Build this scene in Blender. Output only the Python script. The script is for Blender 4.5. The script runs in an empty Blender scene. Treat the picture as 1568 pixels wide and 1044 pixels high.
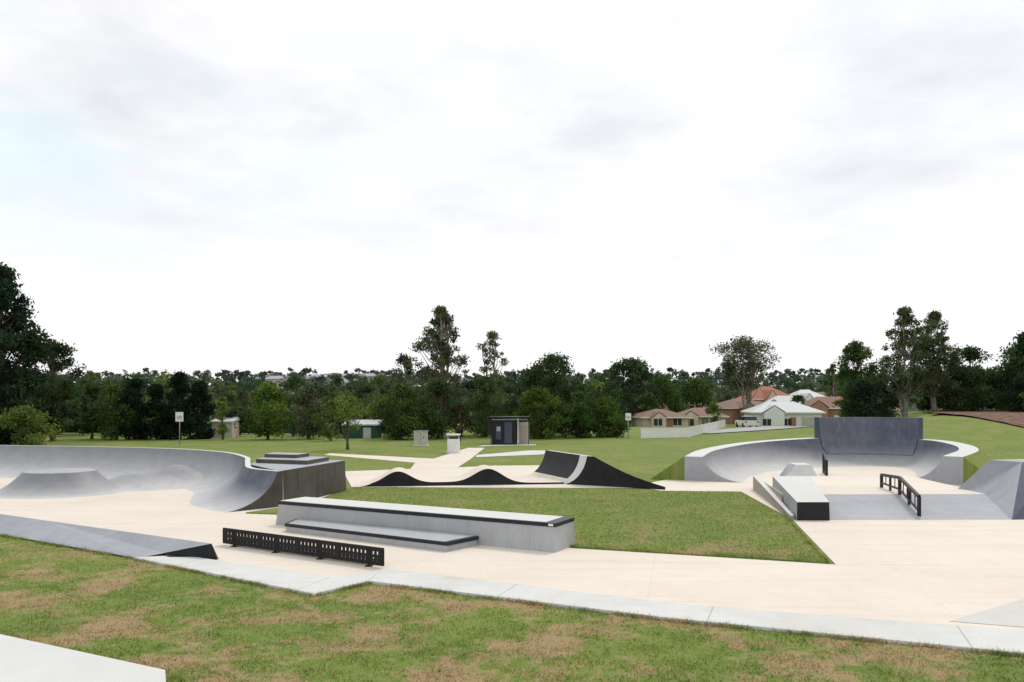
import bpy, math, random
import numpy as np
from mathutils import Vector
R=np.random.RandomState
scene=bpy.context.scene
COL=scene.collection

# ------------------------------------------------------------------ materials
def newmat(name):
    m=bpy.data.materials.new(name); m.use_nodes=True
    nt=m.node_tree; nt.nodes.clear()
    return m,nt
def N(nt,t,**kw):
    n=nt.nodes.new(t)
    return n
def L(nt,a,b): nt.links.new(a,b)
def noise(nt,vec,scale,detail=4,rough=.6):
    n=N(nt,'ShaderNodeTexNoise'); n.inputs['Scale'].default_value=scale
    n.inputs['Detail'].default_value=detail; n.inputs['Roughness'].default_value=rough
    L(nt,vec,n.inputs['Vector']); return n.outputs['Fac']
def mapr(nt,v,a,b,c=0.,d=1.):
    n=N(nt,'ShaderNodeMapRange'); n.inputs['From Min'].default_value=a; n.inputs['From Max'].default_value=b
    n.inputs['To Min'].default_value=c; n.inputs['To Max'].default_value=d; L(nt,v,n.inputs['Value']); return n.outputs['Result']
def mix(nt,f,a,b,bt='MIX'):
    n=N(nt,'ShaderNodeMix'); n.data_type='RGBA'; n.blend_type=bt
    for s,v in ((n.inputs[0],f),(n.inputs[6],a),(n.inputs[7],b)):
        if isinstance(v,(int,float)): s.default_value=v
        elif isinstance(v,tuple): s.default_value=(*v[:3],1)
        else: L(nt,v,s)
    return n.outputs[2]
def math_(nt,op,a,b=None):
    n=N(nt,'ShaderNodeMath'); n.operation=op
    for i,v in enumerate((a,b)):
        if v is None: continue
        if isinstance(v,(int,float)): n.inputs[i].default_value=v
        else: L(nt,v,n.inputs[i])
    return n.outputs[0]
def finish(nt,col,rough=.8,bump=None,bstr=.3,bdist=.01,metal=0.,spec=.3):
    p=N(nt,'ShaderNodeBsdfPrincipled'); o=N(nt,'ShaderNodeOutputMaterial')
    if isinstance(col,tuple): p.inputs['Base Color'].default_value=(*col,1)
    else: L(nt,col,p.inputs['Base Color'])
    p.inputs['Roughness'].default_value=rough; p.inputs['Metallic'].default_value=metal
    p.inputs['Specular IOR Level'].default_value=spec
    if bump is not None:
        b=N(nt,'ShaderNodeBump'); b.inputs['Strength'].default_value=bstr; b.inputs['Distance'].default_value=bdist
        L(nt,bump,b.inputs['Height']); L(nt,b.outputs['Normal'],p.inputs['Normal'])
    L(nt,p.outputs[0],o.inputs[0]); return p
def concrete(name,col,var=.12,stain=.15,rough=.75,joints=None,attr=None,stain_col=None,drip=0.,scuff=0.):
    m,nt=newmat(name); tc=N(nt,'ShaderNodeTexCoord').outputs['Object']
    big=noise(nt,tc,.35,5); med=noise(nt,tc,2.3,6,.7); fine=noise(nt,tc,40,3)
    base=col
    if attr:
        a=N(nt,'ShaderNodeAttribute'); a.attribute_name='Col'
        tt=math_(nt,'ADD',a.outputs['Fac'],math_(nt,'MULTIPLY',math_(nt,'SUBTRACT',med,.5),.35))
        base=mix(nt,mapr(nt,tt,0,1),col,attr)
    sc=stain_col or tuple(c*.55 for c in (col))
    c=mix(nt,mapr(nt,big,.42,.72,0,stain*1.6),base,sc)
    c=mix(nt,mapr(nt,med,.45,.75,0,stain),c,sc)
    if drip:
        mp=N(nt,'ShaderNodeMapping'); mp.inputs['Scale'].default_value=(5,5,.35); L(nt,tc,mp.inputs['Vector'])
        st=noise(nt,mp.outputs[0],1.3,4,.7)
        c=mix(nt,mapr(nt,st,.52,.75,0,drip),c,sc)
    if scuff:   # wheel scuffs and wash marks running along the floor
        for rot,sx,sy,s in ((.45,.10,2.2,1.),(-.9,.12,2.6,1.3),(1.5,.08,1.8,1.)):
            mp=N(nt,'ShaderNodeMapping'); mp.inputs['Rotation'].default_value=(0,0,rot); mp.inputs['Scale'].default_value=(sx*s,sy*s,1); L(nt,tc,mp.inputs['Vector'])
            st=noise(nt,mp.outputs[0],1.6,4,.6)
            c=mix(nt,mapr(nt,st,.56,.74,0,scuff),c,tuple(x*.72 for x in sc))
    c=mix(nt,1.0,c,mix(nt,mapr(nt,fine,.3,.7),(1-var,)*3,(1.,1.,1.)),'MULTIPLY')
    if joints:
        mp=N(nt,'ShaderNodeMapping'); mp.inputs['Rotation'].default_value=(0,0,math.radians(joints[1])); L(nt,tc,mp.inputs['Vector'])
        sp=N(nt,'ShaderNodeSeparateXYZ'); L(nt,mp.outputs[0],sp.inputs[0])
        w=joints[2]; f=None
        for ax in joints[3]:
            q=math_(nt,'FRACT',math_(nt,'DIVIDE',math_(nt,'ADD',sp.outputs[ax],500.3),joints[0]))
            l=math_(nt,'LESS_THAN',q,w/joints[0])
            f=l if f is None else math_(nt,'MAXIMUM',f,l)
        c=mix(nt,math_(nt,'MULTIPLY',f,joints[4]),c,(.25,.2,.17))
    finish(nt,c,rough,med,.15,.01); return m
def plain(name,col,rough=.6,var=.25,scale=6.,metal=0.):
    m,nt=newmat(name); tc=N(nt,'ShaderNodeTexCoord').outputs['Object']
    n=noise(nt,tc,scale,5,.65)
    c=mix(nt,mapr(nt,n,.35,.7),tuple(x*(1-var) for x in col),tuple(min(1,x*(1+var*.5)) for x in col))
    finish(nt,c,rough,n,.1,.01,metal); return m
def grass_mat(name,useattr):
    m,nt=newmat(name); tc=N(nt,'ShaderNodeTexCoord').outputs['Object']
    sp=N(nt,'ShaderNodeSeparateXYZ'); L(nt,tc,sp.inputs[0])
    flat=N(nt,'ShaderNodeCombineXYZ'); L(nt,sp.outputs[0],flat.inputs[0]); L(nt,sp.outputs[1],flat.inputs[1])
    v=flat.outputs[0]
    n1=noise(nt,v,.16,4); n2=noise(nt,v,.8,6,.62); n3=noise(nt,v,6,5,.7); n4=noise(nt,v,55,3,.7); n5=noise(nt,v,.5,5,.6)
    c=mix(nt,mapr(nt,n1,.35,.65),(.150,.222,.042),(.205,.265,.056))
    c=mix(nt,mapr(nt,n5,.42,.62,0,.6),c,(.120,.200,.04))
    c=mix(nt,mapr(nt,n3,.42,.7,0,.7),c,(.29,.305,.115))
    near=mapr(nt,sp.outputs[1],13.2,19,1.,.0)
    dry=mapr(nt,math_(nt,'ADD',math_(nt,'MULTIPLY',n2,.72),math_(nt,'MULTIPLY',n3,.28)),.475,.57)
    c=mix(nt,math_(nt,'MULTIPLY',dry,mapr(nt,near,0,1,.25,.86)),c,(.42,.29,.17))
    c=mix(nt,1.,c,mix(nt,mapr(nt,n4,.3,.7),(.62,.62,.58),(1.2,1.2,1.2)),'MULTIPLY')
    # scrubby understorey beyond the houses
    c=mix(nt,mapr(nt,sp.outputs[1],128,165),c,(.045,.062,.028))
    if useattr:
        a=N(nt,'ShaderNodeAttribute'); a.attribute_name='Col'
        c=mix(nt,1.,c,a.outputs['Color'],'MULTIPLY')
    finish(nt,c,.9,math_(nt,'ADD',n4,n3),.6,.03,spec=.1); return m
def leaf_mat(name):
    m,nt=newmat(name)
    a=N(nt,'ShaderNodeAttribute'); a.attribute_name='Col'
    d=N(nt,'ShaderNodeBsdfDiffuse'); t=N(nt,'ShaderNodeBsdfTranslucent'); mx=N(nt,'ShaderNodeMixShader'); o=N(nt,'ShaderNodeOutputMaterial')
    L(nt,a.outputs['Color'],d.inputs[0]); L(nt,a.outputs['Color'],t.inputs[0]); mx.inputs[0].default_value=.3
    L(nt,d.outputs[0],mx.inputs[1]); L(nt,t.outputs[0],mx.inputs[2]); L(nt,mx.outputs[0],o.inputs[0]); return m

M={}
M['pink']=concrete('floor_concrete_pink',(.77,.685,.59),.10,.22,.7,joints=(4.2,12,.014,(0,1),.16),stain_col=(.60,.48,.37),scuff=.22)
M['white']=concrete('pale_concrete',(.68,.68,.65),.1,.14,.8,stain_col=(.45,.42,.38))
M['patch']=concrete('smooth_pale_concrete',(.60,.585,.55),.1,.14,.6,stain_col=(.45,.42,.38),scuff=.15)
M['kerb']=concrete('kerb_concrete',(.68,.675,.65),.12,.28,.8,joints=(3.1,20,.02,(0,),.5),stain_col=(.46,.41,.34),scuff=.15)
M['grey']=concrete('trowelled_grey_concrete',(.40,.41,.44),.12,.3,.6,stain_col=(.22,.22,.24),drip=.2,scuff=.15)
M['ledge']=concrete('ledge_concrete',(.45,.465,.48),.14,.3,.7,stain_col=(.30,.275,.24),drip=.5)
M['trans']=concrete('transition_concrete',(.62,.60,.58),.1,.18,.5,attr=(.070,.082,.118),stain_col=(.30,.30,.33),drip=.3)  # dark attr colour paints steepness shading into the transitions
M['slate']=concrete('slate_oxide_concrete',(.050,.062,.10),.15,.3,.5,stain_col=(.10,.115,.16),drip=.35)
M['darkconc']=concrete('stained_dark_concrete',(.12,.11,.095),.2,.6,.8,stain_col=(.04,.036,.03),drip=.7)
M['tan']=concrete('tan_concrete',(.42,.36,.30),.12,.3,.8,stain_col=(.25,.2,.15),drip=.5)
M['black']=plain('black_painted_concrete',(.014,.014,.017),.55,.4,3)
M['navy']=plain('navy_steel_edge',(.018,.022,.035),.4,.3,8)
M['blackmetal']=plain('black_powdercoat',(.010,.010,.011),.45,.2,10)
M['grass']=grass_mat('grass',False); M['blade']=grass_mat('grass_blades',True)
M['leaf']=leaf_mat('foliage')
M['bark']=plain('bark_brown',(.10,.08,.06),.9,.5,5)
M['palebark']=plain('gum_bark_pale',(.27,.24,.20),.85,.5,3)
M['mulch']=plain('bark_mulch',(.20,.105,.07),.95,.6,2.5)
M['whitepaint']=plain('white_paint',(.75,.75,.73),.5,.08,3)
M['cream']=plain('cream_render',(.62,.53,.42),.8,.12,2)
M['brick']=plain('brick_wall',(.36,.20,.13),.85,.25,9)
M['tileo']=plain('terracotta_tiles',(.36,.15,.09),.8,.3,5)
M['tileb']=plain('brown_tiles',(.25,.15,.11),.8,.3,5)
M['tileg']=plain('pale_grey_roof',(.55,.56,.56),.6,.12,3)
M['hazebrown']=plain('hazy_brown_roof',(.22,.17,.15),.8,.3,5)  # distance haze put into the roof colour
M['hazegrey']=plain('hazy_grey_roof',(.38,.39,.41),.8,.2,5)  # greyed by painted-in distance haze, for far roofs and walls
M['glass']=plain('window_glass',(.03,.04,.05),.1,.3,1)
M['green']=plain('green_steel',(.02,.09,.055),.5,.2,3)
M['asphalt']=plain('road_surface',(.40,.39,.38),.85,.15,3)
M['galv']=plain('galvanised_steel',(.35,.36,.36),.4,.2,6,.3)
M['cab']=plain('cabinet_grey_paint',(.50,.49,.44),.6,.15,3)
M['tyre']=plain('tyre_rubber',(.02,.02,.02),.8,.2,5)
M['red']=plain('red_lens',(.4,.03,.02),.3,.1,5)

# ------------------------------------------------------------------ mesh helpers
def gz(x,y):
    S=lambda t: (lambda u:u*u*(3-2*u))(np.clip(t,0,1))
    return 1.8*S((x-.45*y+1)/6)*S((y-40)/24)*(1-S((y-90)/60)) + 13*S((y-150)/380) - 1.2*S((y-86)/28)
def obj(name,me,parent=None):
    o=bpy.data.objects.new(name,me); COL.objects.link(o)
    if parent: o.parent=parent
    return o
def empty(name):
    o=bpy.data.objects.new(name,None); o.empty_display_size=.3; COL.objects.link(o); return o
def fast(name,V,F,mats,midx=None,cols=None,parent=None,smooth=False):
    V=np.asarray(V,dtype=np.float32); F=np.asarray(F,dtype=np.int32); n,k=F.shape
    me=bpy.data.meshes.new(name); me.vertices.add(len(V)); me.vertices.foreach_set('co',V.ravel())
    me.loops.add(n*k); me.loops.foreach_set('vertex_index',F.ravel())
    me.polygons.add(n); me.polygons.foreach_set('loop_start',np.arange(0,n*k,k,dtype=np.int32))
    for m in mats: me.materials.append(m)
    if midx is not None: me.polygons.foreach_set('material_index',np.asarray(midx,dtype=np.int32))
    if smooth: me.polygons.foreach_set('use_smooth',np.ones(n,dtype=bool))
    me.update(calc_edges=True)
    if cols is not None:
        a=me.color_attributes.new('Col','FLOAT_COLOR','POINT')
        c=np.ones((len(V),4),dtype=np.float32); c[:,:3]=cols; a.data.foreach_set('color',c.ravel())
    me.validate(); return obj(name,me,parent)
class MB:
    def __init__(s): s.v=[];s.f=[];s.m=[];s.mats=[];s.c=[];s.sm=[]
    def mi(s,m):
        m=M[m]
        if m not in s.mats: s.mats.append(m)
        return s.mats.index(m)
    def poly(s,pts,m,c=0.,sm=False):
        b=len(s.v); s.v+= [tuple(map(float,p)) for p in pts]; s.c+=(c if isinstance(c,list) else [c]*len(pts))
        s.f.append(list(range(b,b+len(pts)))); s.m.append(s.mi(m)); s.sm.append(sm)
    def hexa(s,b,t,m,mtop=None,mside=None):
        s.poly(b[::-1],m); s.poly(t,mtop or m)
        for i in range(4):
            j=(i+1)%4; s.poly([b[i],b[j],t[j],t[i]],(mside[i] if mside else m))
    def box(s,cx,cy,z0,sx,sy,sz,m,rot=0.,mtop=None):
        c,n=math.cos(rot),math.sin(rot); P=[]
        for ax,ay in((-1,-1),(1,-1),(1,1),(-1,1)):
            x,y=ax*sx/2,ay*sy/2; P.append((cx+x*c-y*n,cy+x*n+y*c))
        s.hexa([(x,y,z0) for x,y in P],[(x,y,z0+sz) for x,y in P],m,mtop)
    def bar(s,a,b,w,h,m):
        a=Vector(a);b=Vector(b);d=(b-a).normalized(); up=Vector((0,0,1))
        if abs(d.z)>.95: up=Vector((0,1,0))
        r=d.cross(up).normalized()*w/2; u=r.cross(d).normalized()*h/2
        A=[a-r-u,a+r-u,a+r+u,a-r+u]; B=[p+(b-a) for p in A]
        s.poly(A,m); s.poly(B[::-1],m)
        for i in range(4):
            j=(i+1)%4; s.poly([A[j],A[i],B[i],B[j]],m)
    def tube(s,a,b,r0,r1,m,n=8):
        a=Vector(a);b=Vector(b);d=(b-a).normalized(); up=Vector((0,0,1)) if abs(d.z)<.9 else Vector((1,0,0))
        r=d.cross(up).normalized(); u=r.cross(d)
        A=[a+(r*math.cos(2*math.pi*i/n)+u*math.sin(2*math.pi*i/n))*r0 for i in range(n)]
        B=[b+(r*math.cos(2*math.pi*i/n)+u*math.sin(2*math.pi*i/n))*r1 for i in range(n)]
        for i in range(n):
            j=(i+1)%n; s.poly([A[j],A[i],B[i],B[j]],m,sm=True)
        s.poly(A,m); s.poly(B[::-1],m)
    def build(s,name,parent=None,bevel=0.):
        me=bpy.data.meshes.new(name); me.from_pydata(s.v,[],s.f)
        for m in s.mats: me.materials.append(m)
        me.polygons.foreach_set('material_index',s.m); me.polygons.foreach_set('use_smooth',s.sm)
        a=me.color_attributes.new('Col','FLOAT_COLOR','POINT')
        a.data.foreach_set('color',np.repeat(np.array(s.c,dtype=np.float32),4))
        import bmesh
        bm=bmesh.new(); bm.from_mesh(me); bmesh.ops.remove_doubles(bm,verts=bm.verts,dist=.0004)
        bmesh.ops.recalc_face_normals(bm,faces=bm.faces)
        for ed in bm.edges:
            if len(ed.link_faces)!=2 or ed.calc_face_angle(0)>.6: ed.smooth=False
        bm.to_mesh(me); bm.free(); me.update()
        o=obj(name,me,parent)
        if bevel:
            b=o.modifiers.new('bev','BEVEL'); b.width=bevel; b.segments=2; b.limit_method='ANGLE'; b.angle_limit=math.radians(40)
        return o
def slab(name,poly,z0,z1,m,mside=None,bevel=0.,parent=None):
    b=MB(); b.poly([(x,y,z1) for x,y in poly],m)
    n=len(poly)
    for i in range(n):
        j=(i+1)%n; b.poly([(*poly[i],z0),(*poly[j],z0),(*poly[j],z1),(*poly[i],z1)],mside or m)
    return b.build(name,parent,bevel)
def sheet(name,poly,z,m):
    b=MB(); b.poly([(x,y,z) for x,y in poly],m); return b.build(name)
def extrude(name,prof,o,u,v,width,mtop,mside,cfun=None,sm=True,parent=None,topmats=None):
    b=MB(); P=lambda s,z,w:(o[0]+u[0]*s+v[0]*w,o[1]+u[1]*s+v[1]*w,z)
    for i in range(len(prof)-1):
        (s0,z0),(s1,z1)=prof[i],prof[i+1]
        c=[0,0,0,0]
        if cfun: c=[cfun(s0,z0),cfun(s1,z1),cfun(s1,z1),cfun(s0,z0)]
        mt=topmats[i] if topmats else mtop
        b.poly([P(s0,z0,0),P(s1,z1,0),P(s1,z1,width),P(s0,z0,width)],mt,[float(q) for q in c],sm)
        if abs(s1-s0)>1e-5:
            for w in (0,width):
                pts=[P(s0,0,w),P(s1,0,w)]
                if z1>1e-4: pts.append(P(s1,z1,w))
                if z0>1e-4: pts.append(P(s0,z0,w))
                if len(pts)>2: b.poly(pts,mside)
    return b.build(name,parent)
def catmull(pts,n=8):
    P=np.array(pts,float); P=np.vstack([2*P[0]-P[1],P,2*P[-1]-P[-2]]); out=[]
    for i in range(1,len(P)-2):
        for t in np.arange(n)/n:
            a,b,c,d=P[i-1:i+3]
            out.append(.5*((2*b)+(-a+c)*t+(2*a-5*b+4*c-d)*t*t+(-a+3*b-3*c+d)*t**3))
    out.append(P[-2]); return np.array(out)
def arc(run,h,n=10):
    out=[]
    for i in range(n+1):
        a=math.radians(78)*(1-i/n)
        x=run*(1-math.sin(a)/math.sin(math.radians(78))); z=h*(1-math.cos(a))/(1-math.cos(math.radians(78)))
        out.append((x,z))
    return out
def bowl(name,path,side,run,deck=.55,outer=1.5,outmat='grass',capmat='grey'):
    """path: (n,4) coping x,y,height,tone"""
    b=MB(); n=len(path); T=np.gradient(path[:,:2],axis=0); T/=np.linalg.norm(T,axis=1)[:,None]
    Nn=np.stack([-T[:,1],T[:,0]],1)*side
    rows=[]
    for i in range(n):
        h=path[i,2]; tn=path[i,3]; pr=[(-deck-outer,0,tn),(-deck,h,tn),(0,h,tn)]+[(x,z,tn*(z/h)**.65) for x,z in arc(run,h)][1:]  # darker towards the coping: shading of the steep part painted in
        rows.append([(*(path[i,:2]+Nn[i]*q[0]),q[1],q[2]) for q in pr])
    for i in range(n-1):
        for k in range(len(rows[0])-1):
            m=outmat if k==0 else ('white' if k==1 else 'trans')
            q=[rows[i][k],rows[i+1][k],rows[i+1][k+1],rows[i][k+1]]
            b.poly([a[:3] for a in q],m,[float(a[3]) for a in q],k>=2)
    for r in (rows[0],rows[-1]):
        for k in range(len(r)-1):
            p0,p1=r[k],r[k+1]
            pts=[(p0[0],p0[1],0),(p1[0],p1[1],0)]; cc=[0.,0.]
            if p1[2]>1e-4: pts.append(p1[:3]); cc.append(float(p1[3]))
            if p0[2]>1e-4: pts.append(p0[:3]); cc.append(float(p0[3]))
            if len(pts)>2: b.poly(pts,outmat if k==0 else capmat,cc)
    return b.build(name)

# ------------------------------------------------------------------ ground
xs=np.unique(np.concatenate([np.arange(-2500,-100,120),np.arange(-100,100,4),np.arange(100,2600,120)])).astype(float)
ys=np.unique(np.concatenate([np.arange(-60,20,10),np.arange(20,160,3),np.arange(160,600,20),np.arange(600,4000,250)])).astype(float)
XX,YY=np.meshgrid(xs,ys); ZZ=gz(XX,YY)
V=np.stack([XX.ravel(),YY.ravel(),ZZ.ravel()],1); nx=len(xs); ny=len(ys)
I=(np.arange(ny-1)[:,None]*nx+np.arange(nx-1)[None]).ravel()
fast('grass_ground',V,np.stack([I,I+1,I+nx+1,I+nx],1),[M['grass']],smooth=True)

kx=[-60,-11.3,-7.03,-3.03,-2.34,2.09,5.98,12,20]; ky=[48,17.6,14.94,12.16,13.02,10.83,9.31,7.2,4.6]
sheet('skatepark_floor',[(-40,36),(-14.6,19.75),(-7.0,15.1),(-3.05,12.6),(-2.6,13.5),(2.2,11.1),(6.2,9.9),(14,7.2),(30,2),(34,18),(20,27),(16,28.3),(18,33),(18.6,36.4),(14,36.8),(9,33),(6.3,30.6),(4.2,27.6),(4.95,26.1),(7.47,25.9),(6.99,19.8),(5.88,14.47),(1.24,16.05),(-6.1,20.6),(-5.6,26.5),(-8.2,28),(-14,31.2),(-21,32.5),(-40,40)],.008,'pink')
sheet('skatepark_floor_rear',[(-7.06,33.3),(-5.5,27.3),(4.4,27.0),(2.9,36.6),(-.8,36.2),(-2.4,35.3),(-2.1,40),(-1.7,49.6),(-2.75,49.6),(-4.0,40.5),(-10.2,44.6),(-10.2,43.3),(-4.6,37.9),(-4.4,34.5)],.008,'pink')
sheet('concrete_path',[(-1.9,41.5),(1.7,43.6),(2.3,47),(1.0,47),(-1.9,43.2)],.012,'white')
slab('kerb',[(-2.34,13.02),(2.09,10.83),(5.98,9.31),(12,7.2),(20,4.4),(20.5,5.3),(12.4,8.15),(6.57,10.22),(2.51,11.51),(-2.26,14.0)],-.05,.045,'kerb',bevel=.012)
slab('kerb',[(-7.1,14.95),(-3.03,12.16),(-2.35,13.01),(-2.27,13.9),(-2.96,13.25),(-6.3,15.2)],-.05,.045,'kerb',bevel=.012)
sheet('smooth_concrete_patch',[(5.9,10.75),(7.69,11.96),(11,13.6),(12.5,8.5)],.013,'patch')
slab('concrete_slab',[(-9.5,11.4),(-6.35,9.88),(-3.73,8.57),(-3.2,7.4),(-2.4,5.5),(-9,5)],-.05,.10,'white',bevel=.015)
b=MB()
b.poly([(-20.2,23.15,0.02),(-7.03,14.94,0.03),(-6.6,15.12,.09),(-5.62,14.9,.31),(-10.4,17.8,.30),(-19.4,23.3,.3)],'grey')
b.poly([(-6.62,15.12,.09),(-5.62,14.9,.31),(-5.5,14.85,0.0),(-6.25,14.8,0.0)],'black')
b.poly([(-5.62,14.9,.31),(-10.4,17.8,.30),(-19.4,23.3,.3),(-19.3,23.4,0),(-10.3,17.9,0),(-5.5,14.95,0)],'tan')
b.build('concrete_bank')
isl=[(5.80,14.55),(1.30,16.12),(-6.05,20.75),(-5.9,22.3),(-5.4,26.4),(-5.4,27.2),(4.9,26.0),(7.4,25.8),(6.9,19.85)]
slab('grass_island',isl,-.02,.03,'grass')
slab('grass_island',[(-6.1,20.75),(-7.0,20.95),(-6.4,21.9),(-5.9,22.3)],-.02,.04,'grass')

# ------------------------------------------------------------------ grass blades
def blades(name,pts,rng,hmin,hmax,w):
    n=len(pts); a=rng.uniform(0,2*np.pi,n); h=rng.uniform(hmin,hmax,n)
    dx=np.cos(a)*w/2; dy=np.sin(a)*w/2; z0=pts[:,2]
    lean=rng.normal(0,.7,(n,2))*h[:,None]
    V=np.empty((n,3,3)); V[:,0]=np.stack([pts[:,0]-dx,pts[:,1]-dy,z0],1); V[:,1]=np.stack([pts[:,0]+dx,pts[:,1]+dy,z0],1)
    V[:,2]=np.stack([pts[:,0]+lean[:,0],pts[:,1]+lean[:,1],z0+h],1)
    g=rng.uniform(.8,1.6,n); c=np.repeat(np.stack([g*rng.uniform(.9,1.2,n),g,g*.95],1),3,axis=0)
    fast(name,V.reshape(-1,3),np.arange(3*n).reshape(n,3),[M['blade']],cols=c)
rng=R(3)
n=240000; y=rng.uniform(7.2,19,n); x=rng.uniform(-1,1,n)*y*.68
cl=np.sin(x*5.1+1.3*np.sin(y*4.3))*np.sin(y*6.7+1.1*np.sin(x*3.9))
keep=(y<np.interp(x,kx,ky)-.02)&~((x<-2.5-(y-5.5)*.38+.1)&(y<9.88-(x+6.35)*.5))
keep&=rng.uniform(0,1,n)<np.clip(12/y,0,1)*np.clip(.6+.5*cl,.15,1)
blades('grass_blades',np.stack([x[keep],y[keep],np.zeros(keep.sum())],1),rng,.015,.04,.010)
# untrimmed grass along the kerb and slab edges
E=[]
def edge(pts,dens,wid,side):
    for a,c in zip(pts[:-1],pts[1:]):
        d=math.dist(a,c); n=int(d*dens); t=rng.uniform(0,1,n); w=np.abs(rng.normal(0,wid,n))*side
        # clumpy
        kp=rng.uniform(0,1,n)<np.clip(.45+.6*np.sin(t*d*2.3+a[0])*np.sin(t*d*5.9),.05,1); t=t[kp]; w=w[kp]
        nx_,ny_=-(c[1]-a[1])/d,(c[0]-a[0])/d
        E.append(np.stack([a[0]+(c[0]-a[0])*t+nx_*w,a[1]+(c[1]-a[1])*t+ny_*w,np.zeros(len(t))],1))
edge(list(zip(kx[1:],ky[1:])),420,.05,-1)
edge([(-9.5,11.45),(-6.35,9.93),(-3.70,8.60),(-3.17,7.4)],420,.05,1)
blades('grass_blades',np.vstack(E),rng,.04,.085,.011)
def inpoly(x,y,poly):
    c=np.zeros(len(x),bool); j=len(poly)-1
    for i in range(len(poly)):
        xi,yi=poly[i];xj,yj=poly[j]
        c^=((yi>y)!=(yj>y))&(x<(xj-xi)*(y-yi)/(yj-yi+1e-9)+xi); j=i
    return c
n=70000; x=rng.uniform(-6.2,7.6,n); y=14.5+(27.3-14.5)*rng.uniform(0,1,n)**1.3; k=inpoly(x,y,isl)
blades('grass_blades',np.stack([x[k],y[k],np.full(k.sum(),.03)],1),rng,.015,.04,.013)
E=[]
edge([isl[0],isl[1],isl[2]],300,.05,-1); edge([isl[8],isl[0]],300,.05,-1)
EE=np.vstack(E); EE[:,2]=.02
blades('grass_blades',EE,rng,.03,.065,.014)

# ------------------------------------------------------------------ skate park obstacles
e=(.881,-.473); nn=(.473,.881)
def q(s,w,z): return (-5.6+e[0]*s+nn[0]*w,19.1+e[1]*s+nn[1]*w,z)
Lg=7.32
root=empty('grind_ledge')
b=MB(); b.hexa([q(-.05,-.05,0),q(Lg+.03,-.05,0),q(Lg+.03,.95,0),q(-.05,.95,0)],[q(0,0,.5),q(Lg,0,.5),q(Lg,.9,.5),q(0,.9,.5)],'ledge'); b.build('body',root,.01)
b=MB(); b.hexa([q(-.01,-.01,.5),q(Lg+.01,-.01,.5),q(Lg+.01,.91,.5),q(-.01,.91,.5)],[q(-.01,-.01,.575),q(Lg+.01,-.01,.575),q(Lg+.01,.91,.575),q(-.01,.91,.575)],'navy'); b.build('steel_edge',root)
b=MB(); b.hexa([q(.03,.03,.57),q(Lg-.22,.03,.57),q(Lg-.22,.88,.57),q(.03,.88,.57)],[q(.03,.03,.582),q(Lg-.22,.03,.582),q(Lg-.22,.88,.582),q(.03,.88,.582)],'white'); b.build('top_surface',root)
b=MB(); b.hexa([q(Lg-.14,-.02,.515),q(Lg-.04,-.02,.515),q(Lg-.04,-.009,.515),q(Lg-.14,-.009,.515)],[q(Lg-.14,-.02,.56),q(Lg-.04,-.02,.56),q(Lg-.04,-.009,.56),q(Lg-.14,-.009,.56)],'whitepaint'); b.build('label_plate',root)
root=empty('low_manual_pad')
A=[(-5.15,18.05),(-1.27,15.64),(-.68,16.36),(-5.08,18.72)]
def ins(P,d):
    c=np.mean(P,axis=0); return [tuple(np.array(p)+(c-np.array(p))/np.linalg.norm(c-np.array(p))*d) for p in P]
slab('body',ins(A,.04),0,.13,'ledge',parent=root)
slab('steel_edge',A,.13,.20,'navy',parent=root)
slab('top_surface',ins(A,.09),.19,.207,'ledge',parent=root)

def lerp(a,b,t): return tuple(a[i]+(b[i]-a[i])*t for i in range(len(a)))
root=empty('park_bench')
p0=(-5.95,16.42); p1=(-2.28,14.15)
D=Vector((p1[0]-p0[0],p1[1]-p0[1])).normalized(); Nb=Vector((-D.y,D.x))
def bp(t,z,o=0): x,y=lerp(p0,p1,t); return (x+Nb.x*o,y+Nb.y*o,z)
b=MB()
for z,h in ((.328,.075),(.205,.05),(.082,.075)): b.bar(bp(0,z),bp(1,z),.03,h,'blackmetal')
LL=math.hypot(p1[0]-p0[0],p1[1]-p0[1]); nb=int(LL/.095)
for i in range(nb+1):
    t=min(max(i/nb,.004),.996)
    b.bar((*bp(t,0)[:2],.07),(*bp(t,0)[:2],.34),.05,.024,'blackmetal')
for t in (0.014,.255,.5,.745,.986): b.bar(bp(t-.014,.205),bp(t+.014,.205),.028,.27,'blackmetal')
b.build('backrest',root)
b=MB()
for t in (.08,.36,.64,.92): b.bar(bp(t,0),bp(t,.34,.0),.05,.05,'blackmetal'); b.box(*bp(t,0)[:2],.008,.13,.13,.012,'blackmetal'); b.bar(bp(t,.10),bp(t,.10,.26),.04,.04,'blackmetal'); b.bar(bp(t,0,.25),bp(t,.10,.25),.04,.04,'blackmetal')
b.build('legs',root)
b=MB()
for o in (.08,.16,.24): b.bar(bp(0.04,.125,o),bp(.90,.125,o),.06,.022,'blackmetal')
b.build('seat',root)

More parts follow.
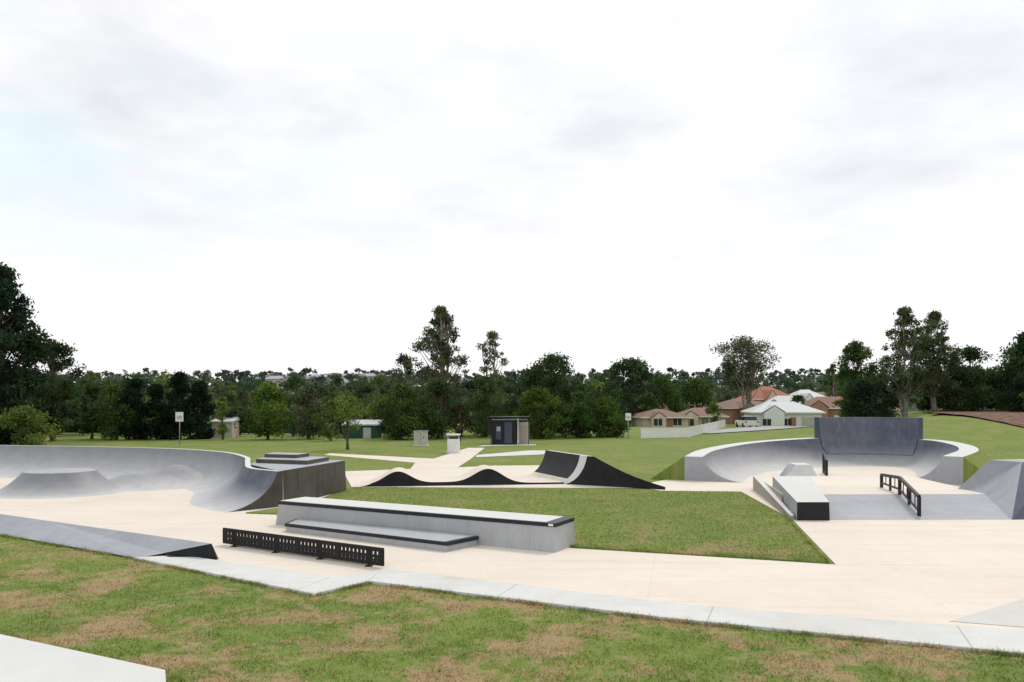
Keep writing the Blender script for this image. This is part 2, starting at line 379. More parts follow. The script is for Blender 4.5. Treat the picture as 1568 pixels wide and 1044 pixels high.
pth=catmull([(-40,34.5,1.1,.7),(-30,33.6,1.15,.7),(-21,32.4,1.15,.7),(-14,30.6,1.15,.72),(-10.6,28.5,1.15,.8),(-9.0,26.6,1.1,.95),(-8.35,24.9,1.05,1.15),(-7.75,23.4,1.0,1.4),(-6.55,22.25,1.0,1.5)],8)
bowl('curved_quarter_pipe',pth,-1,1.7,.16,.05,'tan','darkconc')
b=MB()
b.hexa([(-6.50,22.32,0),(-5.45,26.2,0),(-8.5,27.4,0),(-8.1,24.6,0)],[(-6.50,22.32,1.004),(-5.5,26.2,1.004),(-8.5,27.4,1.004),(-8.1,24.6,1.004)],'darkconc','grey')
b.build('platform_block')
b=MB()
b.hexa([(-8.1,25.2,1.0),(-6.3,24.5,1.0),(-6.0,26.1,1.0),(-8.0,26.8,1.0)],[(-8.1,25.2,1.13),(-6.3,24.5,1.13),(-6.0,26.1,1.13),(-8.0,26.8,1.13)],'darkconc','grey')
b.hexa([(-8.05,25.9,1.13),(-6.9,25.5,1.13),(-6.7,26.3,1.13),(-7.95,26.7,1.13)],[(-8.05,25.9,1.24),(-6.9,25.5,1.24),(-6.7,26.3,1.24),(-7.95,26.7,1.24)],'darkconc','grey')
b.build('concrete_step_block')
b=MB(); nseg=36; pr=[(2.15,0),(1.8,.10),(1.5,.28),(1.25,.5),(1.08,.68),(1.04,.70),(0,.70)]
shade_tone=[0,.35,.6,.75,.8,.35,.35]  # painted shade per ring, darkest on the steep flank
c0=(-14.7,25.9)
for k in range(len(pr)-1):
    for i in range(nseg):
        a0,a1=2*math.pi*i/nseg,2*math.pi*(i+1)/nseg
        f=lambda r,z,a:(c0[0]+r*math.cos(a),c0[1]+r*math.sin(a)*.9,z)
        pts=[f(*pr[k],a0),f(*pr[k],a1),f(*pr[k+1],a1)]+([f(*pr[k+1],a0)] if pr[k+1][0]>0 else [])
        b.poly(pts,'trans',[float(shade_tone[k])]*2+[float(shade_tone[k+1])]*(len(pts)-2),k<4)
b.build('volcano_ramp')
gx=np.linspace(-14.5,-8.6,50); gy=np.linspace(24.6,30.4,44); X,Y=np.meshgrid(gx,gy)
g=lambda cx,cy,sx,sy,h:h*np.exp(-((X-cx)/sx)**2-((Y-cy)/sy)**2)
Z=g(-11.9,28,.8,.8,.66)+g(-10.9,28.2,.8,.8,.3)+g(-13.2,26.8,.9,.6,.36)+g(-12.6,27.2,.8,.6,.25)-.02
V=np.stack([X.ravel(),Y.ravel(),Z.ravel()],1); I=(np.arange(43)[:,None]*50+np.arange(49)[None]).ravel()
fast('rolling_hump',V,np.stack([I,I+1,I+51,I+50],1),[M['trans']],cols=np.repeat((np.clip(Z.ravel()*1.2,0,.6))[:,None],3,1),smooth=True)  # Col darkens with height, slope shading painted into the hump

s=np.linspace(0,7.2,73)
z=.44*np.exp(-((s-1.35)/.62)**2)+.50*np.exp(-((s-4.5)/.68)**2)+.06*np.exp(-((s-2.9)/1.2)**2)+.07
z*=np.clip(s/.5,0,1)
uu=np.array([7.1,.9]); uu/=np.linalg.norm(uu); vv=(-.125,.992)
extrude('roller_ramp',[(float(a),float(c)) for a,c in zip(s,z)],(-5.3,27.4),uu,vv,1.7,'pink','black')
u=np.array([5.1-1.75,26.5-28.35]); Lr=np.linalg.norm(u); u/=Lr; v=(-.37,.93)
pr=sorted([(1.0-a,c) for a,c in arc(1.0,1.03,8)])
pr+= [(1.25,1.03)]+[(1.25+(Lr-1.25)*t,1.03*(1-t)+.10*t-.10*math.sin(t*math.pi)) for t in (.15,.3,.45,.6,.75,.9,1)]
pr+=[(Lr,0)]
extrude('jump_ramp',pr,(1.75,28.35),u,v,.55,'white','black')
o2=(1.75+v[0]*.55,28.35+v[1]*.55)
extrude('jump_ramp',pr,o2,u,v,3.0,'black','black',topmats=['pink']*3+['black']*5+['white']*20)

# right bowl
pth=catmull([(7.0,29.3,.9,.75),(8.3,32.2,.98,.8),(10.8,35.2,1.1,.9),(14,37,1.2,1.35),(16.6,37.3,1.2,1.4),(18.5,35.8,1.2,1.3),(18.2,33,1.15,1.0),(17.0,30.3,1.1,.9),(15.3,28.3,1.0,.9)],8)
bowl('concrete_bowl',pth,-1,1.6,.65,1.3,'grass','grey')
T=np.gradient(pth[:,:2],axis=0); T/=np.linalg.norm(T,axis=1)[:,None]; Nn=np.stack([T[:,1],-T[:,0]],1)[25:40]
seg=pth[25:40]
b=MB()
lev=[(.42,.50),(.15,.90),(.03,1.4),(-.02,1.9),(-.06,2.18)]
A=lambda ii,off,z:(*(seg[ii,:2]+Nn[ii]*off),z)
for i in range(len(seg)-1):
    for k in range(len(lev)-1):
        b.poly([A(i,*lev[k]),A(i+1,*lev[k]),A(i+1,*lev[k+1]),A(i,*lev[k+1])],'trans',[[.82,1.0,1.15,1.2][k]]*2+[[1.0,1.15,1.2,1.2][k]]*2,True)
    b.poly([A(i,-.06,2.18),A(i+1,-.06,2.18),A(i+1,-.4,2.18),A(i,-.4,2.18)],'slate',1.2)
    b.poly([A(i,-.4,.5),A(i+1,-.4,.5),A(i+1,-.4,2.18),A(i,-.4,2.18)],'slate',1.2)
for i in (0,len(seg)-1):
    b.poly([A(i,-.4,.5)]+[A(i,*l) for l in lev]+[A(i,-.4,2.18)],'slate',1.)
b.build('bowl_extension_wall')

b=MB()
dz=.4
b.hexa([(7.40,21.9,0),(13.2,21.95,0),(13.6,27.4,0),(8.3,27.0,0)],[(7.42,21.9,dz),(13.2,21.95,dz),(13.6,27.4,dz),(8.3,27.0,dz)],'tan','pink')
b.poly([(7.05,19.82,.01),(12.9,19.9,.01),(13.2,21.95,dz),(7.42,21.9,dz)],'grey')
b.build('raised_deck_with_bank')
b=MB()
b.hexa([(6.93,19.85,0),(7.04,19.85,0),(8.27,26.6,0),(8.05,26.6,0)],[(6.93,19.85,.12),(7.04,19.85,.12),(8.27,26.6,.46),(8.05,26.6,.46)],'tan','white'); b.build('low_wall',None,.01)
b=MB()
b.hexa([(7.06,19.74,0),(7.88,19.74,0),(9.0,24.0,0),(7.85,24.0,0)],[(7.08,19.78,.46),(7.88,19.78,.46),(9.0,24.0,.70),(7.85,24.0,.70)],'grey','white',['black','ledge','ledge','ledge'])
b.build('hubba_ledge',None,.008)
b=MB()
Bq=[(12.45,19.85,0),(14.9,20.1,0),(17,25.0,0),(12.8,23.6,0)]
Tq=[(13.95,21.8,1.3),(14.6,21.5,1.15),(16,23.8,1.25),(13.55,22.6,1.3)]
b.hexa(Bq,Tq,'grey','ledge',['slate','slate','grey','grey'])
b.build('pyramid_ramp',None,.01)
b=MB()
b.poly([(9.9,29.2,.0),(11.3,29.2,0),(11.5,30.6,.5),(10.9,30.6,.5)],'ledge'); b.poly([(10.9,30.6,.5),(11.5,30.6,.5),(11.6,31.6,.5),(11,31.6,.5)],'white'); b.poly([(11.3,29.2,0),(11.6,31.6,0),(11.6,31.6,.5),(11.5,30.6,.5)],'grey'); b.poly([(9.9,29.2,0),(10.9,30.6,.5),(11,31.6,.5),(10.6,31.6,0)],'grey')
b.build('small_kicker_ramp')
def rail(name,pts,gnd):
    b=MB(); n=len(pts)
    for i in range(n-1):
        a,c=pts[i],pts[i+1]; ga,gc=gnd[i],gnd[i+1]
        b.bar(a,c,.07,.08,'blackmetal')
        la=(a[0],a[1],ga+.14); lc=(c[0],c[1],gc+.14); b.bar(la,lc,.04,.05,'blackmetal')
        ns=max(2,int(math.dist(a,c)/.35))
        for k in range(1,ns): b.bar(lerp(la,lc,k/ns),lerp(a,c,k/ns),.02,.02,'blackmetal')
    for a,g_ in zip(pts,gnd): b.bar((a[0],a[1],g_),a,.07,.07,'blackmetal')
    for i in range(n-1):
        m=lerp(pts[i],pts[i+1],.5); b.bar((m[0],m[1],(gnd[i]+gnd[i+1])/2),m,.05,.05,'blackmetal')
    return b.build(name)
rail('grind_rail',[(10.3,20.15,.55),(10.66,21.9,.86),(10.95,23.6,.78)],[.05,.4,.4])
rail('grind_rail',[(12.25,31.0,.62),(12.75,32.6,.85)],[0,0])

# ------------------------------------------------------------------ street furniture
def signpost(x,y,h,bw,bh):
    b=MB(); z=float(gz(x,y)); b.tube((x,y,z),(x,y,z+h),.035,.03,'galv'); b.box(x,y-.04,z+h-bh,bw,.03,bh,'whitepaint'); b.box(x,y-.06,z+h-bh*.75,bw*.7,.01,bh*.35,'cab'); b.tube((x,y,z),(x,y,z+.05),.09,.08,'galv'); return b.build('park_sign')
signpost(-21.7,52,2.2,.50,.62); signpost(8.9,61,1.98,.42,.55)
b=MB(); b.box(-5.95,52,0,1.0,.7,.06,'white'); b.box(-5.95,52,.06,.86,.55,.86,'cab'); b.box(-5.95,52,.92,.94,.63,.06,'galv')
b.box(-5.95,51.72,.12,.02,.02,.75,'navy'); b.box(-5.75,51.71,.5,.05,.03,.12,'blackmetal'); b.build('electrical_cabinet',None,.01)
b=MB(); b.box(-3.3,45,0,.8,.8,.04,'white'); b.box(-3.3,45,.04,.66,.66,.76,'whitepaint'); 
for sx in(-.3,.3):
    for sy in(-.3,.3): b.box(-3.3+sx,45+sy,.8,.04,.04,.2,'galv')
b.box(-3.3,45,1.0,.74,.74,.07,'whitepaint'); b.box(-3.3,45,.8,.5,.5,.1,'navy'); b.build('rubbish_bin',None,.01)
root=empty('amenities_shelter')
kx0=-.15; ky0=54
b=MB(); b.box(kx0-.35,ky0,0,1.7,1.6,1.65,'blackmetal'); b.box(kx0-.75,ky0-.82,.35,.35,.04,.9,'slate'); b.build('walls',root)
b=MB(); b.box(kx0-.1,ky0-.81,.1,.5,.03,1.4,'slate'); b.box(kx0-.75,ky0-.83,.9,.25,.03,.3,'galv'); b.build('door',root)
b=MB(); b.box(kx0+.95,ky0+.1,0,.7,1.2,1.5,'cab'); b.box(kx0+.95,ky0-.52,.1,.45,.03,1.2,'tan'); b.build('service_cabinet',root)
b=MB(); b.box(kx0,ky0,1.78,2.7,2.0,.09,'blackmetal'); b.box(kx0,ky0,1.65,2.4,1.8,.05,'galv'); b.build('roof',root)
b=MB()
for xx in(-1.25,.55,1.25): b.bar((kx0+xx,ky0-.9,0),(kx0+xx,ky0-.9,1.78),.05,.05,'whitepaint' if xx==.55 else 'blackmetal')
b.build('posts',root)
sheet('concrete_path',[(-2.2,51),(-1.5,51.5),(1.6,52.4),(1.6,53.4),(-1.9,52.8)],.012,'white')

def fence(name,pts,h,m,post=2.4):
    b=MB()
    for i in range(len(pts)-1):
        a,c=pts[i],pts[i+1]; d=math.dist(a,c); ns=max(1,int(d/post))
        for k in range(ns):
            p=lerp(a,c,k/ns); r=lerp(a,c,(k+1)/ns); z0=float(gz(*p)); z1=float(gz(*r))
            b.bar((*p,z0),(*p,z0+h+.05),.08,.08,m)
            b.bar((*p,z0+h*.52),(*r,z1+h*.52),.03,h*.9,m)
            b.bar((*p,z0+h-.02),(*r,z1+h-.02),.07,.06,m)
    return b.build(name)
fence('white_boundary_fence',[(9.9,61),(13.9,62.5),(17.5,72),(23,86)],.80,'whitepaint')
fence('green_boundary_fence',[(-60,72),(-30,70),(-8,69)],.95,'green')
def shed(name,x,y,w,d,h,mw,mr):
    root=empty(name); z=float(gz(x,y))
    b=MB(); b.box(x,y,z,w,d,h,mw); b.build('walls',root)
    b=MB(); b.hexa([(x-w*.55,y-d*.6,z+h),(x+w*.55,y-d*.6,z+h),(x+w*.55,y+d*.6,z+h+.15),(x-w*.55,y+d*.6,z+h+.15)],[(x-w*.55,y-d*.6,z+h+.1),(x+w*.55,y-d*.6,z+h+.1),(x+w*.55,y+d*.6,z+h+.4),(x-w*.55,y+d*.6,z+h+.4)],mr); b.build('roof',root)
    b=MB(); b.box(x+w*.2,y-d/2-.02,z,.6,.03,h*.85,mr); b.build('door',root)
shed('garden_shed',-11.8,63,2.6,2.0,1.0,'green','tileg')
shed('garden_shed',-23.0,64,1.6,1.6,1.2,'cream','tileg')

def house(x,y,w,d,ridge,mw,mr,rot=0.,hip=True,garage=False):
    z=float(gz(x,y))-.1; H=ridge-z; wh=H*.62; root=empty('suburban_house')
    root.location=(x,y,z); root.rotation_euler=(0,0,rot)
    b=MB(); b.box(0,0,0,w,d,wh,mw); b.build('walls',root)
    ov=.45; X=w/2+ov; Yy=d/2+ov; rl=(w/2-d*.35 if hip else X); rl=max(rl,.3)
    b=MB(); e_=[(-X,-Yy,wh-.06),(X,-Yy,wh-.06),(X,Yy,wh-.06),(-X,Yy,wh-.06)]; e2=[(p[0],p[1],wh+.1) for p in e_]
    b.poly(e_,mr)
    for i in range(4): b.poly([e_[i],e_[(i+1)%4],e2[(i+1)%4],e2[i]],'whitepaint')
    r0,r1=(-rl,0,H),(rl,0,H)
    b.poly([e2[0],e2[1],r1,r0],mr); b.poly([e2[2],e2[3],r0,r1],mr); b.poly([e2[1],e2[2],r1],mr if hip else mw); b.poly([e2[3],e2[0],r0],mr if hip else mw)
    gw=w*.17; gx_=-w*.22; yf=-Yy-.9; hz=wh+(H-wh)*.7
    b.poly([(gx_-gw,yf,wh+.1),(gx_,yf,hz),(gx_,-.2,hz),(gx_-gw,-.2,wh+.1)],mr); b.poly([(gx_+gw,yf,wh+.1),(gx_,yf,hz),(gx_,-.2,hz),(gx_+gw,-.2,wh+.1)],mr)
    b.build('roof',root)
    b=MB(); b.box(gx_,-d/2-.6,0,gw*1.7,1.4,wh+.08,mw); b.poly([(gx_-gw*.85,-d/2-1.3,wh+.08),(gx_+gw*.85,-d/2-1.3,wh+.08),(gx_,-d/2-1.3,hz-.1)],mw); b.build('front_gable',root)
    b=MB(); b2=MB()
    nw=max(2,int(w/2.6))
    floors=[0] if wh<3.4 else [0,wh/2]
    for fz in floors:
        for i in range(nw):
            xx=-w/2+(i+.5)*w/nw
            if garage and i==nw-1 and fz==0: continue
            yy=-d/2 if abs(xx-gx_)>gw*.85+.3 else -d/2-1.3
            b.box(xx,yy-.03,fz+.8,1.1,.05,.9,'glass'); b2.box(xx,yy-.02,fz+.72,1.3,.06,.07,'whitepaint'); b2.box(xx,yy-.05,fz+.8,.05,.06,.9,'whitepaint')
    b.build('windows',root); b2.build('window_frames',root)
    b=MB()
    if garage: b.box(w/2-w/nw/2,-d/2-.03,0,2.3,.05,1.9,'cab')
    b.box(w*.08,-d/2-.03,0,.8,.05,1.9,'brick' if mw!='brick' else 'whitepaint'); b.build('door',root)
    b=MB(); b.box(w*.2,d*.15,H*.8,.5,.5,H*.22,'brick'); b.build('chimney',root)
house(19.9,108,6.0,7,1.75,'cream','tileb',.1)
house(26.3,112,6.5,7,1.9,'cream','tileb',-.15,garage=True)
house(38.2,113,9.0,8,2.75,'whitepaint','tileg',-.12,garage=True)
house(50.0,126,9,8,3.5,'brick','tileb',-.25)
house(56.5,124,6,7,3.1,'cream','tileo',-.1)
house(51.0,160,8,9,5.7,'cream','tileo',.2)
house(58,158,8,9,5.0,'whitepaint','tileg',.1)
house(41,143,9,9,3.2,'brick','tileb',.3)
house(46.5,136,8,8,3.7,'whitepaint','tileg',-.3)
house(27,150,9,9,2.4,'cream','tileb',.1)
house(33,150,9,9,2.8,'brick','tileb',-.1)
house(63,166,10,9,4.6,'whitepaint','tileb',-.1)
b=MB(); rng=R(11)
for i in range(34):
    y=rng.uniform(330,540); x=y*rng.uniform(-.34,.45) if i>18 else y*rng.uniform(-.30,-.15)
    z=float(gz(x,y))+rng.uniform(2.2,4.3); w=rng.uniform(6,10); d=7; mw=['whitepaint','cream','hazegrey'][rng.randint(3)]; mr=['hazebrown','hazegrey','hazegrey'][rng.randint(3)]
    b.box(x,y,z-6,w,d,8.6,mw); X,Yy=w/2+.5,d/2+.5; zt=z+2.6
    E=[(x-X,y-Yy,zt),(x+X,y-Yy,zt),(x+X,y+Yy,zt),(x-X,y+Yy,zt)]; r0,r1=(x-X+3,y,zt+1.6),(x+X-3,y,zt+1.6)
    b.poly([E[0],E[1],r1,r0],mr);b.poly([E[2],E[3],r0,r1],mr);b.poly([E[1],E[2],r1],mr);b.poly([E[3],E[0],r0],mr)
    for k in(-.25,.25): b.box(x+w*k,y-d/2-.05,z+.6,1.6,.1,1.2,'glass')
b.build('distant_houses')
def strip(name,cl,w,m,dz=.03):
    cl=catmull([(a,c,0) for a,c in cl],8); T=np.gradient(cl[:,:2],axis=0);T/=np.linalg.norm(T,axis=1)[:,None]
    b=MB(); Rr=[]
    for i in range(len(cl)):
        row=[]
        for k in (-.5,0,.5):
            x=cl[i,0]-T[i,1]*w*k; y=cl[i,1]+T[i,0]*w*k; row.append((x,y,float(gz(x,y))+dz))
        Rr.append(row)
    for i in range(len(cl)-1):
        for k in(0,1): b.poly([Rr[i][k],Rr[i+1][k],Rr[i+1][k+1],Rr[i][k+1]],m,0.,True)
    return b.build(name)
strip('road',[(15.8,71),(24,80),(32,90),(40,99),(60,114)],4.2,'asphalt',.07)
b=MB(); cx,cy=28.6,97; cz=float(gz(cx,cy))+.03
b.hexa([(cx-.88,cy-2.1,cz+.3),(cx+.88,cy-2.1,cz+.3),(cx+.88,cy+2.1,cz+.3),(cx-.88,cy+2.1,cz+.3)],[(cx-.85,cy-2.05,cz+.9),(cx+.85,cy-2.05,cz+.9),(cx+.85,cy+2.0,cz+.85),(cx-.85,cy+2.0,cz+.85)],'whitepaint')
b.hexa([(cx-.8,cy-1.9,cz+.9),(cx+.8,cy-1.9,cz+.9),(cx+.8,cy+1,cz+.9),(cx-.8,cy+1,cz+.9)],[(cx-.62,cy-1.5,cz+1.4),(cx+.62,cy-1.5,cz+1.4),(cx+.62,cy+.3,cz+1.4),(cx-.62,cy+.3,cz+1.4)],'glass','whitepaint')
for sx in(-.8,.8):
    for sy in(-1.3,1.3): b.tube((cx+sx-.1,cy+sy,cz+.32),(cx+sx+.1,cy+sy,cz+.32),.32,.32,'tyre',14)
    b.box(cx+sx*.9,cy-2.08,cz+.65,.2,.06,.18,'red')
b.build('parked_car',None,.04)
gx=np.arange(24,90,.7); gy=np.arange(44,94,.7); X,Y=np.meshgrid(gx,gy)
rt=X/Y; m_=(rt>.52+.004*np.sin(Y*1.3))&(Y>63-(rt-.53)*95+1.2*np.sin(X*.8)+.5*np.sin(X*2.9))
Z=gz(X,Y)+.08+.05*R(4).rand(*X.shape)
V=np.stack([X.ravel(),Y.ravel(),Z.ravel()],1); a=len(gx); I=(np.arange(len(gy)-1)[:,None]*a+np.arange(a-1)[None]).ravel()
F=np.stack([I,I+1,I+a+1,I+a],1); ok=m_.ravel()[F].all(axis=1)
fast('mulched_garden_bed',V,F[ok],[M['mulch']],smooth=True)

# ------------------------------------------------------------------ trees
def unit(rng,n):
    v=rng.normal(size=(n,3)); return v/np.linalg.norm(v,axis=1)[:,None]
def leafquads(C,s,rng,droop=0.):
    n=len(C); a=unit(rng,n); a[:,2]-=droop; a/=np.linalg.norm(a,axis=1)[:,None]
    t=unit(rng,n); b=np.cross(a,t); b/=np.linalg.norm(b,axis=1)[:,None]+1e-6
    s=s*rng.uniform(.6,1.3,n)[:,None]
    V=np.stack([C-a*s,C+b*s*.45,C+a*s,C-b*s*.45],1); return V.reshape(-1,3)
def tubeV(pts,rad,n=6):
    pts=np.array(pts,float); V=[];F=[]
    for i in range(len(pts)):
        d=pts[min(i+1,len(pts)-1)]-pts[max(i-1,0)]; d/=np.linalg.norm(d)+1e-9
        up=np.array([0,1.,0]) if abs(d[2])>.7 else np.array([0,0,1.]); r=np.cross(d,up); r/=np.linalg.norm(r); w=np.cross(r,d)
        for k in range(n):
            a=2*math.pi*k/n; V.append(pts[i]+(r*math.cos(a)+w*math.sin(a))*rad[i])
    for i in range(len(pts)-1):
        for k in range(n): F.append([i*n+k,i*n+(k+1)%n,(i+1)*n+(k+1)%n,(i+1)*n+k])
    return np.array(V),np.array(F)
PROF={'egg':lambda t:np.sin(np.pi*np.clip(t*.93+.07,0,1)**.75)**.7,
 'cone':lambda t:(1-t)**.75*.95+.08,'round':lambda t:np.sqrt(np.clip(1-(2*t-.95)**2,0.03,1)),
 'umbrella':lambda t:np.clip(.35+1.1*t,0,1)*np.sqrt(np.clip(1.04-t**3,0,1)),
 'column':lambda t:.75+.3*np.sin(t*7)*.3-.55*t**4}
K=1.55
G1=(.050,.080,.022);G2=(.034,.056,.022);G3=(.085,.118,.030);G4=(.072,.084,.044);G5=(.019,.033,.018);G6=(.10,.135,.035)
def tree(name,x,y,top,r,base=.2,cl=34,lv=150,ls=.16,col=G1,seed=1,shape='egg',bark='bark',trunks=1,cs=.36,var=.45,k=None):
    rng=R(seed); z0=float(gz(x,y))-.05; h=top-z0
    Vs=[];Fs=[];Ms=[];Cs=[];off=0
    def add(V,F,m,c):
        nonlocal off
        Vs.append(V);Fs.append(F+off);Ms.append(np.full(len(F),m));Cs.append(np.broadcast_to(c,(len(V),3)));off+=len(V)
    tr=[]
    for kk in range(trunks):
        ang=rng.uniform(0,6.28); sp=(0 if trunks==1 else r*.4)
        ht=h*(.86 if shape!='umbrella' else .7); P=[]
        for i in range(8):
            t=i/7; P.append([x+math.cos(ang)*sp*t+rng.normal(0,.008*h)*(t>0),y+math.sin(ang)*sp*t+rng.normal(0,.008*h)*(t>0),z0+ht*t])
        q_=.020 if trunks==1 else .015
        rad=[h*q_*(1-t*.88)*(1.5 if t==0 else 1)+.012 for t in np.linspace(0,1,8)]
        V,F=tubeV(P,rad,7); add(V,F,1,(1,1,1)); tr.append(np.array(P))
    cents=[]
    for i in range(cl):
        t=rng.uniform(0,1) if i>3 else [.95,.85,.5,.1][i]
        rad=r*float(PROF[shape](np.array(t)))*(math.sqrt(rng.uniform(.05,1)) if i>1 else .15)
        rad=max(0,rad-r*cs*.35); a=rng.uniform(0,6.28)
        cr=r*cs*rng.uniform(.5,1.2)*(.75 if i<2 else 1)
        zz=z0+h*(base+(1-base)*t); zz=min(zz,z0+h-cr*.55)
        c=np.array([x+math.cos(a)*rad,y+math.sin(a)*rad,zz]); cents.append((c,cr))
        T=tr[rng.randint(trunks)]; zi=np.clip(zz-rad*rng.uniform(.5,1.1)-.1*h,z0+.15*h,z0+.84*h)
        b0=np.array([np.interp(zi,T[:,2],T[:,0]),np.interp(zi,T[:,2],T[:,1]),min(zi,T[-1,2])])
        mid=(b0+c)/2+rng.normal(0,.05*r,3); mid[2]-=.05*rad
        V,F=tubeV([b0,mid,c],[h*.0048+.008,h*.003+.006,.008],4); add(V,F,1,(1,1,1))
    base_c=np.array(col)*K
    for c,cr in cents:
        n=int(lv*(cr/(r*cs))**1.5)+8
        d=unit(rng,n)*(rng.uniform(0,1,n)**.45)[:,None]*cr; d[:,2]*=.72
        d+= rng.normal(0,cr*.16,(n,3))
        C=c+d
        V=leafquads(C,ls,rng,.3); g=rng.uniform(1-var,1+var)
        hue=rng.uniform(-.14,.14)
        f=g*rng.uniform(.72,1.3,n)
        cc=np.stack([base_c[0]*(1+hue)*f,base_c[1]*f,base_c[2]*(1-hue)*f],1)
        add(V,np.arange(4*n).reshape(n,4),0,np.repeat(cc,4,axis=0))
    fast(name,np.vstack(Vs),np.vstack(Fs),[M['leaf'],M[bark]],np.concatenate(Ms),np.vstack(Cs))
tree('dark_eucalyptus_tree',-32.2,50,11.3,3.0,.03,130,190,.16,G5,1,'egg',cs=.27)
tree('dark_eucalyptus_tree',-35.6,54,10.4,3.2,.03,80,190,.17,G5,41,'egg',cs=.30)
tree('eucalyptus_tree',-33.4,58,7.3,2.2,.2,70,110,.13,G2,2,'round',cs=.26)
tree('shrub',-29.3,48,2.55,1.7,.0,30,150,.11,G3,3,'round')
tree('shrub',-32.5,47,2.4,1.4,.0,20,150,.11,G1,43,'round')
tree('broadleaf_tree',-32.2,61,4.2,1.5,.1,24,140,.13,G2,4,'round')
tree('broadleaf_tree',-29.8,60,4.2,1.7,.08,40,120,.12,G1,5,'egg')
for i,(xx,tp) in enumerate(((-28.3,4.5),(-26.9,4.1),(-25.3,5.1),(-23.9,4.3))):
    tree('cypress_tree',xx,60+.3*i,tp,1.4,.0,44,170,.11,(.013,.024,.014),60+i,'egg',cs=.38,var=.2)
tree('small_tree',-21.8,60,3.2,1.0,.1,18,80,.10,G6,6,'egg')
tree('broadleaf_tree',-18.4,60,4.25,1.75,.08,40,150,.12,(.068,.108,.02),7,'egg')
tree('broadleaf_tree',-15.6,61,4.0,1.8,.1,34,130,.12,G4,8,'round')
tree('small_tree',-9.9,48,3.5,1.7,.36,34,55,.09,G6,9,'round',cs=.28)
tree('small_tree',-13.2,58,3.0,1.2,.1,16,90,.11,G3,10,'round')
tree('broadleaf_tree',-8.4,60,4.2,2.0,.03,44,140,.12,G1,11,'round')
tree('broadleaf_tree',-5.6,61,4.4,2.0,.03,44,140,.12,G2,12,'round')
tree('eucalyptus_tree',-5.9,66,10.7,2.6,.16,150,85,.12,G4,13,'egg','palebark',trunks=3,cs=.20)
tree('eucalyptus_tree',-9.0,67,6.7,1.9,.2,60,80,.12,G4,14,'round','palebark',cs=.25)
tree('slender_eucalyptus_tree',-1.8,68,8.8,1.6,.28,60,70,.11,(.078,.10,.045),15,'round','palebark',trunks=2,cs=.24)
tree('broadleaf_tree',-2.2,64,4.8,1.9,.1,40,110,.12,(.055,.085,.03),16,'round')
tree('red_leaf_shrub',-3.8,58,2.7,.7,.1,14,60,.09,(.060,.034,.025),17,'egg')
tree('broadleaf_tree',3.2,66,6.7,2.7,.08,80,140,.14,G2,18,'round',cs=.3)
tree('broadleaf_tree',2.0,61,3.9,1.9,.03,40,150,.12,(.06,.095,.02),19,'round')
tree('broadleaf_tree',5.2,63,3.6,1.8,.03,40,150,.12,G1,20,'round')
tree('broadleaf_tree',7.6,64,3.1,1.9,.02,40,150,.12,(.048,.08,.02),21,'round')
tree('broadleaf_tree',6.0,70,4.2,2.2,.02,40,150,.13,G2,44,'round')
tree('spreading_tree',17.8,118,9.0,5.0,.05,90,100,.26,G2,22,'round',cs=.28)
tree('spreading_tree',12.5,112,6.0,4,.05,54,100,.24,G1,23,'round')
tree('spreading_tree',23.5,125,6.8,4,.05,54,100,.24,G1,24,'round')
tree('spreading_eucalyptus_tree',37.2,128,13.0,6.0,.45,110,90,.20,G4,25,'umbrella','palebark',trunks=3,cs=.22)
tree('spreading_tree',30.5,132,6.3,4.2,.1,44,110,.26,G1,26,'round')
tree('small_tree',26.4,104,3.2,1.4,.2,18,80,.18,G3,46,'round')
tree('eucalyptus_tree',47.5,176,9.0,3.0,.2,40,90,.25,G4,27,'round','palebark')
tree('eucalyptus_tree',54.0,134,9.0,2.4,.2,50,80,.2,G1,28,'egg','palebark',trunks=2,cs=.25)
tree('broadleaf_tree',44.6,124,3.6,1.6,.1,24,90,.18,G1,47,'round')
tree('broadleaf_tree',61,134,7.0,3.0,.1,34,110,.2,G2,48,'round')
tree('eucalyptus_tree',35.4,82,9.0,2.6,.1,80,130,.15,G1,29,'round',cs=.26)
tree('large_eucalyptus_tree',37.0,75,11.6,2.6,.22,120,100,.13,(.062,.078,.035),30,'egg','palebark',trunks=3,cs=.22)
tree('large_eucalyptus_tree',40.3,76,11.4,2.7,.2,120,100,.13,(.062,.078,.035),31,'egg','palebark',trunks=3,cs=.22)
tree('dark_shrub_tree',32.6,74,4.8,2.2,.0,50,170,.13,G5,32,'round')
tree('broadleaf_tree',35.5,77,4.6,2.0,.0,44,150,.13,G2,33,'round')
tree('broadleaf_tree',43.2,76,6.0,2.5,.03,50,150,.14,G2,34,'round')
tree('broadleaf_tree',46.0,80,8.2,2.8,.05,70,140,.15,G2,35,'round',cs=.3)
tree('broadleaf_tree',46.4,72,5.2,2.3,.03,50,150,.14,G5,36,'round')
tree('broadleaf_tree',49.2,76,9.4,2.9,.03,80,150,.15,G2,37,'egg',cs=.3)
tree('broadleaf_tree',45.6,68,4.4,1.7,.03,40,140,.13,G1,38,'round')
tree('broadleaf_tree',53,80,9.5,3.5,.05,54,150,.16,G2,39,'round')

